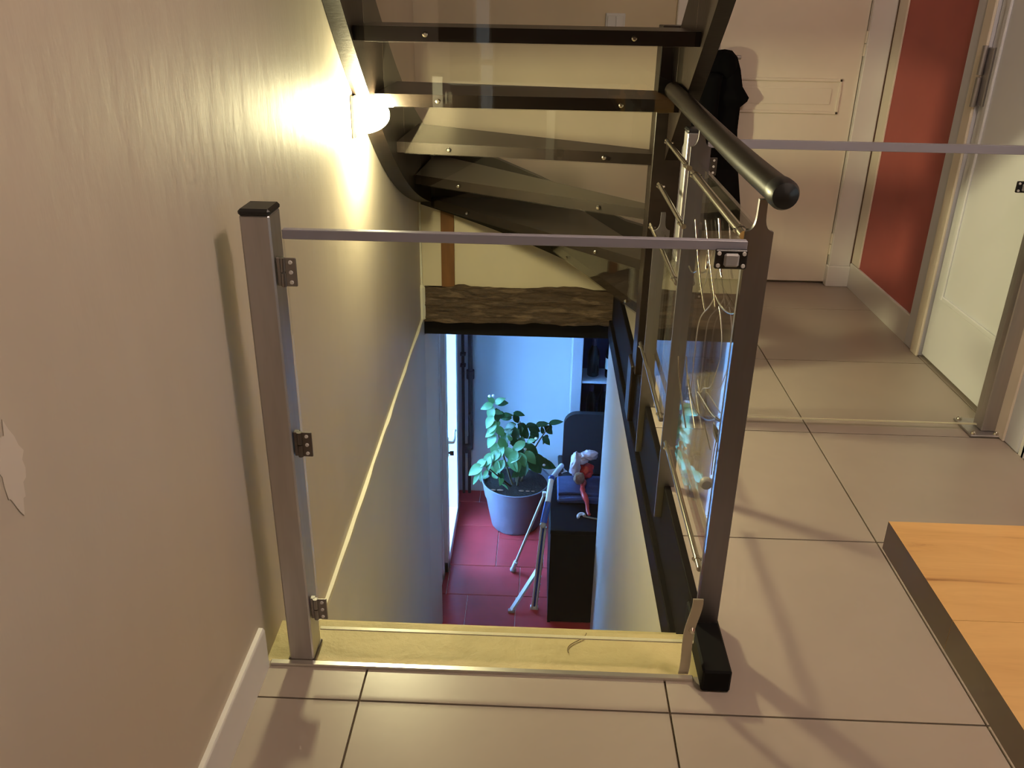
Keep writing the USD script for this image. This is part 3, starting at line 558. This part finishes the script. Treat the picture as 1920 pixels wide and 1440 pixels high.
# ================================================================== dining table and pendant lamp
tb = Thing('dining_table', 'varnished orange wood dining table corner beside the stairwell', 'table', (0.95, 0.1, 0))
TX0, TX1 = 0.391, 1.62
for k in range(8):
    y1 = 0.8075 - k * 0.163; tb.part('plank', bx(TX0, TX1, y1 - 0.1626, y1, 0.700, 0.7352), 'table_wood')
tb.part('apron', cat(bx(0.56, 1.50, 0.62, 0.645, 0.62, 0.70), bx(0.56, 1.50, -0.34, -0.315, 0.62, 0.70), bx(0.56, 0.585, -0.34, 0.645, 0.62, 0.70), bx(1.475, 1.50, -0.34, 0.645, 0.62, 0.70)), 'table_wood')
for x in (0.55, 1.44):
    for y in (-0.35, 0.585): tb.part('leg', bx(x, x + 0.07, y, y + 0.07, 0, 0.70, 0.004), 'table_wood')
PL = np.array([0.95, 1.0, 2.37])
pl = Thing('ceiling_lamp', 'white globe lamp hanging from the ceiling beside the table', 'ceiling lamp', PL)
pl.part('globe', ball(PL, 0.11), 'bulb'); pl.part('cap', lathe([(0, 0.135), (0.03, 0.13), (0.045, 0.10), (0.0, 0.10)], 24).apply_translation(PL), 'plastic_white')
pl.part('cord', cyl(PL + (0, 0, 0.13), (PL[0], PL[1], HC), 0.004, 8), 'black_plastic')

# ================================================================== things in the lower room
pp = Thing('potted_plant', 'leafy green plant in a large grey pot on the red tiles', 'potted plant', (-0.112, 5.42, LOW))
PC = np.array([-0.112, 5.42, LOW])
pot = pp.part('pot', lathe([(0, 0.0), (0.168, 0.0), (0.178, 0.015), (0.222, 0.25), (0.230, 0.262), (0.248, 0.37), (0.252, 0.376), (0.246, 0.380), (0.236, 0.374), (0.215, 0.25), (0, 0.24)], 48).apply_translation(PC), 'pot_grey')
soil = lathe([(0, 0.352), (0.12, 0.350), (0.236, 0.335)], 40); v = soil.vertices; v[:, 2] += (meshkit.fbm(v * 25, 3, 1) - 0.5) * 0.03
pp.part('soil', soil.apply_translation(PC), 'soil')
for (u, w, s) in ((925, 890, 1), (938, 893, 1.2), (978, 901, 1), (990, 898, 0.8), (1000, 900, 0.7)):
    p = on_y(u, w, 5.30); p[2] = LOW + 0.352; pp.part('bark_chip', ball(p, 0.012 * s, (1.6, 0.8, 0.4)), 'cardboard')
base = PC + (0, 0, 0.34)
def leafmesh(base_p, dirn, up_, ln, wd):
    d = np.array(dirn, float); d /= np.linalg.norm(d); n = np.array(up_, float); n -= d * n.dot(d); n /= np.linalg.norm(n); s = np.cross(d, n)
    V, Fc = [], []; m = 7
    for i in range(m):
        t = i / (m - 1); w = wd * (math.sin(math.pi * t ** 0.8) ** 0.85 if 0 < t < 1 else 0.02); droop = -0.30 * ln * t * t
        c = np.array(base_p) + d * ln * t + n * droop
        V += [c - s * w / 2 + n * w * 0.16, c - n * 0.0, c + s * w / 2 + n * w * 0.16]
    for i in range(m - 1):
        a = i * 3
        Fc += [[a, a + 1, a + 4], [a, a + 4, a + 3], [a + 1, a + 2, a + 5], [a + 1, a + 5, a + 4]]
    return trimesh.Trimesh(V, Fc, process=False)
def stem_to(px, y, bow=(0, 0, 0)):
    tip = on_y(*px, y); mid = (base + tip) / 2 + np.array(bow); start = base + np.array([(tip - base)[0] * 0.15, (tip - base)[1] * 0.3, 0])
    pts = spline([start, mid, tip], 14); pp.part('stem', tube(pts, np.linspace(0.009, 0.003, 14), 7), 'bark'); return pts
def lf_at(px, y, dirpx, toward, ln, wd, m):
    p = on_y(*px, y); q = on_y(px[0] + dirpx[0], px[1] + dirpx[1], y); d = q - p; d = d / np.linalg.norm(d); d[1] += toward
    pp.part('leaf', leafmesh(p, d, (rng.normal() * 0.25 - 0.25, -0.75, 0.75), ln, wd), m, smooth=True)
s1 = stem_to((925, 762), 5.34, (-0.04, 0, 0.05)); s2 = stem_to((975, 790), 5.46, (0, 0.03, 0)); s3 = stem_to((1030, 800), 5.50, (0.02, 0.02, 0.06)); s4 = stem_to((905, 868), 5.26, (-0.05, -0.06, 0.05)); s5 = stem_to((985, 830), 5.30, (0, -0.03, 0))
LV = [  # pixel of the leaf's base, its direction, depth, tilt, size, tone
    ((925, 758), (-18, 3), 5.30, -.3, .10, .055, 'leaf_lit'), ((926, 756), (-6, -8), 5.34, -.3, .07, .045, 'leaf_lit'), ((928, 757), (10, -8), 5.33, -.2, .09, .05, 'leaf_lit'), ((930, 757), (16, -2), 5.38, .1, .095, .055, 'leaf_shaded'),
    ((926, 762), (-8, 16), 5.31, -.3, .12, .07, 'leaf_lit'), ((930, 765), (4, 20), 5.33, -.2, .12, .065, 'leaf_shaded'), ((932, 772), (10, 8), 5.40, .1, .09, .05, 'leaf_shaded'), ((926, 780), (-12, 12), 5.28, -.4, .11, .065, 'leaf_lit'),
    ((930, 790), (-14, 14), 5.27, -.4, .11, .065, 'leaf_lit'), ((932, 798), (8, 12), 5.30, -.3, .10, .06, 'leaf_lit'), ((930, 805), (-14, 6), 5.27, -.3, .10, .055, 'leaf_lit'), ((938, 782), (18, -4), 5.42, .1, .10, .05, 'leaf_shaded'),
    ((936, 800), (6, 14), 5.40, 0, .08, .05, 'leaf_shaded'), ((930, 815), (-12, 12), 5.26, -.4, .12, .07, 'leaf_lit'), ((935, 822), (10, 12), 5.3, -.3, .11, .065, 'leaf_lit'), ((932, 830), (-6, 16), 5.28, -.3, .12, .07, 'leaf_lit'),
    ((962, 774), (22, 4), 5.46, .1, .10, .04, 'leaf_shaded'), ((963, 776), (8, 14), 5.46, 0, .10, .05, 'leaf_shaded'), ((960, 784), (-16, -2), 5.45, 0, .10, .05, 'leaf_shaded'), ((968, 795), (-18, 6), 5.44, 0, .11, .055, 'leaf_shaded'),
    ((970, 795), (14, 8), 5.46, 0, .11, .06, 'leaf_shaded'), ((966, 800), (0, 18), 5.42, -.2, .12, .07, 'leaf_shaded'), ((962, 806), (-16, 10), 5.41, -.1, .12, .065, 'leaf_shaded'), ((975, 805), (12, 14), 5.44, 0, .11, .06, 'leaf_shaded'),
    ((985, 800), (16, -4), 5.48, .1, .09, .045, 'leaf_shaded'), ((990, 800), (16, 6), 5.47, 0, .11, .065, 'leaf_shaded'), ((995, 806), (12, 14), 5.46, 0, .11, .065, 'leaf_shaded'), ((990, 806), (-4, 12), 5.44, 0, .09, .055, 'leaf_shaded'),
    ((1010, 798), (14, -4), 5.50, .1, .08, .045, 'leaf_shaded'), ((1020, 800), (12, 8), 5.50, 0, .10, .06, 'leaf_shaded'), ((1028, 795), (18, -4), 5.52, .1, .12, .045, 'leaf_shaded'), ((1005, 800), (10, -6), 5.5, .1, .08, .045, 'leaf_shaded'),
    ((950, 812), (-6, 14), 5.36, -.3, .12, .065, 'leaf_shaded'), ((958, 820), (10, 12), 5.38, -.2, .11, .06, 'leaf_shaded'), ((980, 818), (-2, 14), 5.38, -.2, .11, .06, 'leaf_shaded'), ((995, 815), (4, 12), 5.4, -.1, .09, .05, 'leaf_shaded'),
    ((985, 828), (-20, 8), 5.26, -.5, .13, .065, 'leaf_lit'), ((988, 830), (12, -8), 5.28, -.3, .08, .035, 'leaf_lit'), ((985, 830), (16, 14), 5.30, -.3, .14, .07, 'leaf_shaded'), ((990, 835), (12, 18), 5.32, -.2, .15, .07, 'leaf_shaded'),
    ((960, 826), (-4, -6), 5.28, -.4, .06, .03, 'leaf_lit'), ((945, 838), (-12, 12), 5.25, -.5, .13, .07, 'leaf_lit'), ((950, 838), (8, 14), 5.24, -.5, .12, .07, 'leaf_lit'), ((940, 845), (-18, 10), 5.24, -.4, .13, .07, 'leaf_lit'),
    ((970, 845), (-10, 12), 5.22, -.5, .13, .07, 'leaf_lit'), ((975, 848), (6, 14), 5.22, -.5, .12, .065, 'leaf_lit'), ((985, 845), (12, 12), 5.24, -.4, .13, .07, 'leaf_lit'), ((978, 850), (-16, 6), 5.22, -.5, .12, .06, 'leaf_lit'),
    ((925, 850), (-14, 12), 5.23, -.4, .13, .07, 'leaf_lit'), ((920, 855), (-6, 14), 5.22, -.4, .12, .07, 'leaf_lit'), ((912, 862), (-16, 8), 5.22, -.3, .12, .06, 'leaf_lit'), ((905, 872), (-20, 8), 5.20, -.4, .13, .075, 'leaf_lit'),
    ((902, 878), (-4, 16), 5.19, -.3, .11, .06, 'leaf_lit'), ((900, 885), (-12, 16), 5.18, -.3, .12, .035, 'leaf_lit'), ((930, 860), (2, 14), 5.21, -.5, .12, .065, 'leaf_lit'), ((945, 862), (-8, 10), 5.20, -.5, .12, .06, 'leaf_lit'),
    ((958, 858), (6, 14), 5.20, -.5, .12, .065, 'leaf_lit'), ((968, 862), (4, 14), 5.20, -.5, .10, .055, 'leaf_lit'), ((992, 858), (10, 14), 5.26, -.4, .14, .075, 'leaf_shaded'), ((1000, 850), (14, 14), 5.32, -.2, .15, .08, 'leaf_shaded'),
    ((1005, 862), (18, 8), 5.36, 0, .15, .08, 'leaf_shaded'), ((1012, 868), (18, 4), 5.42, 0, .14, .07, 'leaf_shaded'), ((985, 862), (-2, 16), 5.22, -.4, .13, .06, 'leaf_shaded'), ((1000, 866), (8, 12), 5.34, -.2, .12, .07, 'leaf_shaded'), ((1020, 872), (14, 2), 5.45, 0, .10, .05, 'leaf_shaded')]
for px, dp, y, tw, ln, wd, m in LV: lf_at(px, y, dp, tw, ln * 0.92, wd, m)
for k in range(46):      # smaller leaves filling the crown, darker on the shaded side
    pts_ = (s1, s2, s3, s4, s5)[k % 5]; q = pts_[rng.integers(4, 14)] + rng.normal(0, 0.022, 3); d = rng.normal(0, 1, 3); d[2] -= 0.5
    pp.part('leaf', leafmesh(q, d / np.linalg.norm(d), (rng.normal() * 0.5, -0.6, 0.8), rng.uniform(0.05, 0.095), rng.uniform(0.03, 0.05)), 'leaf_lit' if q[0] < -0.2 and rng.random() < 0.7 else 'leaf_shaded', smooth=True)
for (u_, v_) in ((918, 743), (925, 742), (1005, 822), (985, 842), (1020, 872), (901, 884)):      # small white blossoms
    p = on_y(u_, v_, 5.26); pp.part('blossom', ball(p, 0.009, (1.2, 0.8, 1.0)), 'plastic_white')

# drying rack folded against the desk
dr = Thing('drying_rack', 'folded white and blue clothes drying rack leaning on the black desk', 'drying rack', (0.05, 4.6, LOW))
def seg(name, a, b, r, m, **kw): return dr.part(name, cyl(a, b, r, 14), m, **kw)
A = on_y(1053, 873, 4.85); B = on_y(1034, 897, 4.55); C_ = on_y(1027, 942, 4.40); D = on_y(1019, 980, 4.33); E_ = np.array([0.040, 4.43, LOW + 0.012])
seg('top_tube', A, B, 0.016, 'plastic_white'); dr.part('joint', ball(B, 0.021), 'plastic_blue'); seg('arm', B, C_, 0.017, 'plastic_white'); seg('sleeve', C_, D, 0.020, 'plastic_blue')
dr.part('joint', ball(D + (D - C_) * 0.12, 0.020, (1, 1, 1)) , 'plastic_grey')
for dx in (-0.012, 0.014): seg('leg', D + (dx, 0, -0.03), E_ + (dx, 0, 0), 0.007, 'plastic_white')
seg('leg', D + (0.001, 0.01, -0.03), E_ + (0.001, 0.01, 0.01), 0.008, 'plastic_blue')
dr.part('foot', bx(E_[0] - 0.025, E_[0] + 0.027, 4.425, 4.455, LOW, LOW + 0.024, 0.004), 'plastic_white')
for k in range(6):
    p = D + (E_ - D) * (0.45 + 0.09 * k); seg('rung', p + (0.014, -0.005, 0), p + (0.024, 0.02, 0), 0.004, 'plastic_white')
G0, G1 = on_y(1021, 926, 4.72), np.array([-0.108, 4.815, LOW + 0.03])
seg('leg', G0, G1, 0.009, 'plastic_white'); dr.part('joint', bx(*(np.c_[G0 - 0.014, G0 + 0.014].ravel()), 0.004), 'plastic_white')
ft = G1 + (G0 - G1) * 0.06
seg('foot', G1 + (G0 - G1) * 0.10, G1, 0.016, 'plastic_white'); dr.part('foot', ball((G1[0], G1[1], LOW + 0.022), 0.022, (1, 1, 0.9)), 'plastic_grey')
H0, H1 = on_y(1012, 1062, 4.60), np.array([-0.105, 4.40, LOW + 0.012])
ax = (H1 - H0) / np.linalg.norm(H1 - H0); sd = np.cross(ax, (-0.55, -0.25, 0.8)); sd /= np.linalg.norm(sd); up_ = np.cross(sd, ax)
pts = [p + s1_ * sd * 0.014 + s2_ * up_ * 0.008 for p in (H0, H1) for s1_ in (-1, 1) for s2_ in (-1, 1)]
dr.part('cross_leg', trimesh.Trimesh(np.array(pts), process=False).convex_hull, 'plastic_white'); dr.part('foot', bx(H1[0] - 0.02, H1[0] + 0.02, H1[1] - 0.014, H1[1] + 0.014, LOW, LOW + 0.02, 0.003), 'plastic_grey')

# black desk, cloth, bag, tool
dk = Thing('desk', 'black closed desk standing at the foot of the stairs', 'desk', (0.5, 4.6, LOW))
DT = -1.655
dk.part('desk_top', bx(0.120, 1.1, 4.305, 4.93, DT - 0.03, DT, 0.003), 'desk_black')
dk.part('side_panel', bx(0.124, 0.143, 4.315, 4.92, LOW, DT - 0.03), 'desk_black'); dk.part('side_panel', bx(1.06, 1.09, 4.315, 4.92, LOW, DT - 0.03), 'desk_black')
dk.part('front_panel', bx(0.143, 1.06, 4.315, 4.335, LOW + 0.01, DT - 0.03), 'desk_black')
def slab_cloth():
    m = bx(0.165, 0.62, 4.60, 4.90, 0, 0.035, 0.01)
    for _ in range(4): m = m.subdivide()
    v = m.vertices; v[:, 2] += (meshkit.fbm(v * np.array([6, 18, 1]), 3, 4) - 0.45) * 0.03 * (v[:, 2] > 0.02); v[:, 2] += DT + 0.001; m.vertices = v; return m
cn = Thing('folded_cloth', 'dark navy folded cloth lying on the black desk', 'cloth', (0.39, 4.75, DT))
cn.part('cloth', slab_cloth(), 'cloth_navy', smooth=True)
cn.part('fold', tube(spline([(0.17, 4.655, DT + 0.04), (0.3, 4.66, DT + 0.044), (0.45, 4.64, DT + 0.042), (0.61, 4.65, DT + 0.04)]), 0.012, 10), 'cloth_navy', smooth=True)
def lump(c, r, seed, amp=0.3):
    m = trimesh.creation.icosphere(3, 1.0); v = m.vertices; v *= (1 + amp * (meshkit.fbm(v * 1.8 + seed, 3, seed) - 0.5) * 2)[:, None]; v += (meshkit.fbm(v * 5 + 3, 2, seed + 1) - 0.5)[:, None] * 0.2 * v
    m.vertices = v * np.array(r) + np.array(c); return m
bg = Thing('plastic_bag', 'crumpled white and red plastic bag on the navy cloth', 'plastic bag', (0.33, 4.84, DT + 0.03))
bg.part('film', lump((0.278, 4.82, -1.492), (0.034, 0.045, 0.078), 3, 0.5), 'bag_white', smooth=50)
bg.part('knot', lump((0.365, 4.83, -1.425), (0.052, 0.04, 0.028), 5, 0.5), 'bag_white', smooth=50)
bg.part('film', lump((0.318, 4.835, -1.455), (0.045, 0.04, 0.035), 11, 0.5), 'bag_white', smooth=50)
bg.part('body', lump((0.345, 4.85, -1.555), (0.052, 0.045, 0.052), 7, 0.45), 'bag_red', smooth=50)
bg.part('strap', tube(spline([(0.33, 4.78, -1.59), (0.325, 4.70, -1.60), (0.33, 4.62, -1.595), (0.345, 4.575, -1.61), (0.35, 4.53, -1.636), (0.36, 4.47, -1.642)]), [0.022, 0.023, 0.02, 0.016, 0.014, 0.015, 0.018, 0.018, 0.016, 0.014, 0.016, 0.018, 0.02, 0.02, 0.018, 0.016, 0.014, 0.012, 0.012, 0.012, 0.012, 0.011, 0.01, 0.01], 8), 'bag_red', smooth=True)
single('paper_bundle', lump((0.302, 4.735, -1.545), (0.036, 0.03, 0.042), 8, 0.12), 'cardboard', 'small brown paper bundle wrapped in the red and white bag', 'paper bundle', smooth=True)
tl = Thing('hand_tool', 'small silver hand tool with a white head lying on the black desk', 'tool', (0.35, 4.44, DT))
tl.part('head', tube(spline([(0.292, 4.435, DT + 0.012), (0.298, 4.46, DT + 0.018), (0.315, 4.468, DT + 0.018), (0.328, 4.455, DT + 0.014)]), 0.010, 10), 'plastic_white'); tl.part('handle', cyl((0.325, 4.452, DT + 0.010), (0.412, 4.425, DT + 0.010), 0.006, 10), 'steel_bright')

# office chair behind the desk
oc = Thing('office_chair', 'black office chair with rounded backrest behind the desk', 'chair', (0.43, 5.2, LOW))
def rrect(x0, x1, z0, z1, r): return sbox(x0 + r, z0 + r, x1 - r, z1 - r).buffer(r, 8)
oc.part('backrest', prism(rrect(0.212, 0.66, -1.83, -1.362, 0.09), 5.28, 5.33, 'xz'), 'chair_black', smooth=40)
oc.part('seat', prism(rrect(0.20, 0.68, 4.97, 5.36, 0.08), -1.92, -1.86), 'chair_black', smooth=40)
oc.part('armrest', cat(bx(0.178, 0.215, 5.06, 5.27, -1.70, -1.675, 0.008), bx(0.184, 0.205, 5.15, 5.19, -1.9, -1.695)), 'black_plastic'); oc.part('armrest', cat(bx(0.665, 0.70, 5.06, 5.27, -1.70, -1.675, 0.008), bx(0.67, 0.69, 5.15, 5.19, -1.9, -1.695)), 'black_plastic')
oc.part('back_bracket', bx(0.41, 0.46, 5.33, 5.36, -1.92, -1.65), 'black_plastic'); oc.part('column', cyl((0.435, 5.17, LOW + 0.10), (0.435, 5.17, -1.92), 0.025), 'steel_dark')
for k in range(5):
    a = k * 2 * math.pi / 5 + 0.3; e = np.array([0.435 + 0.24 * math.cos(a), 5.17 + 0.24 * math.sin(a), LOW + 0.06])
    oc.part('leg', tube([(0.435, 5.17, LOW + 0.10), e], [0.022, 0.014], 8), 'black_plastic'); oc.part('caster', cyl(e + (-0.015, 0, -0.033), e + (0.015, 0, -0.033), 0.026), 'black_plastic')

# shelf with bottles
sh = Thing('shelf_unit', 'white framed dark shelf unit beside the end wall of the lower room', 'shelf', (0.7, 5.7, LOW))
sh.part('side_panel', bx(0.262, 0.336, 5.60, 5.858, LOW, LOWC, 0.003), 'shelf_white'); sh.part('side_panel', bx(1.32, 1.36, 5.60, 5.858, LOW, LOWC, 0.003), 'shelf_white')
sh.part('back_panel', bx(0.336, 1.32, 5.845, 5.858, LOW, LOWC), 'shelf_dark')
for z in (-0.885, -1.258, -1.64, -2.02, -2.3): sh.part('shelf', bx(0.336, 1.32, 5.605, 5.845, z - 0.018, z, 0.002), 'shelf_white')
def bottle(x, y, z, s, label, lab=False, rad=0.041, h=0.27):
    b = Thing('wine_bottle', label, 'bottle', (x, y, z), 'bottles on the lower room shelves' if False else None)
    c = np.array([x, y, z]); b.part('glass', lathe([(0, 0.0), (rad * .9, 0), (rad, 0.006), (rad, h * .58), (rad * .8, h * .70), (0.016, h * .82), (0.014, h * .97), (0.016, h), (0, h)], 24).apply_translation(c), 'bottle_dark')
    b.part('foil', lathe([(0.0165, h * .80), (0.0155, h * .98), (0.0168, h + .001), (0, h + .002)], 16).apply_translation(c), 'foil')
    if lab: b.part('paper_label', lathe([(rad + .0006, h * .22), (rad + .0006, h * .5)], 24).apply_translation(c), 'label_paper', smooth=True)
bottle(0.420, 5.72, -1.258, 1, 'dark bottle without a label on the upper shelf by the white panel', h=0.285, rad=0.043)
bottle(0.545, 5.70, -1.258, 1, 'dark bottle with a pale paper label on the upper shelf', True, h=0.30)
bottle(0.420, 5.74, -1.64, 1, 'dark slim bottle on the lower shelf by the white panel', h=0.30, rad=0.036)
bottle(0.51, 5.77, -1.64, 1, 'dark bottle on the lower shelf behind the slim bottle', h=0.29, rad=0.036)

# pipes in the corner
pi_ = Thing('water_pipes', 'dark vertical pipes with a valve in the corner behind the glazed door', 'pipes', (-0.5, 5.82, LOW))
xa, xb = on_y(868, 700, 5.81)[0], on_y(882, 700, 5.81)[0]
pi_.part('pipe', cyl((xa, 5.82, LOW), (xa, 5.82, LOWC), 0.011), 'pipe_dark'); pi_.part('pipe', cyl((xb, 5.81, LOW + 0.4), (xb, 5.81, LOWC), 0.018), 'pipe_dark'); pi_.part('pipe', cyl((xb - 0.012, 5.825, LOW), (xb - 0.012, 5.825, LOW + 0.5), 0.012), 'pipe_dark')
zc = on_y(880, 702, 5.81)[2]; pi_.part('coupling', cyl((xb, 5.81, zc - 0.03), (xb, 5.81, zc + 0.035), 0.030), 'pipe_dark')
for v_ in (665, 686): pi_.part('clip', bx(xa - 0.02, xa + 0.02, 5.80, 5.85, on_y(868, v_, 5.81)[2] - 0.008, on_y(868, v_, 5.81)[2] + 0.008, 0.003), 'pipe_dark')
vv = on_y(876, 838, 5.79); pi_.part('valve', cat(ball(vv, 0.03, (1.2, 0.8, 0.9)), cyl(vv, vv + (0, -0.05, 0), 0.01), tube([vv + (0, -0.05, 0), vv + (0, -0.062, 0)], [0.026, 0.022], 14)), 'pipe_dark')
vb = on_y(880, 778, 5.80); pi_.part('tap_lever', bx(vb[0] - 0.006, vb[0] + 0.012, 5.76, 5.80, vb[2] - 0.035, vb[2] + 0.025, 0.003), 'black_plastic')
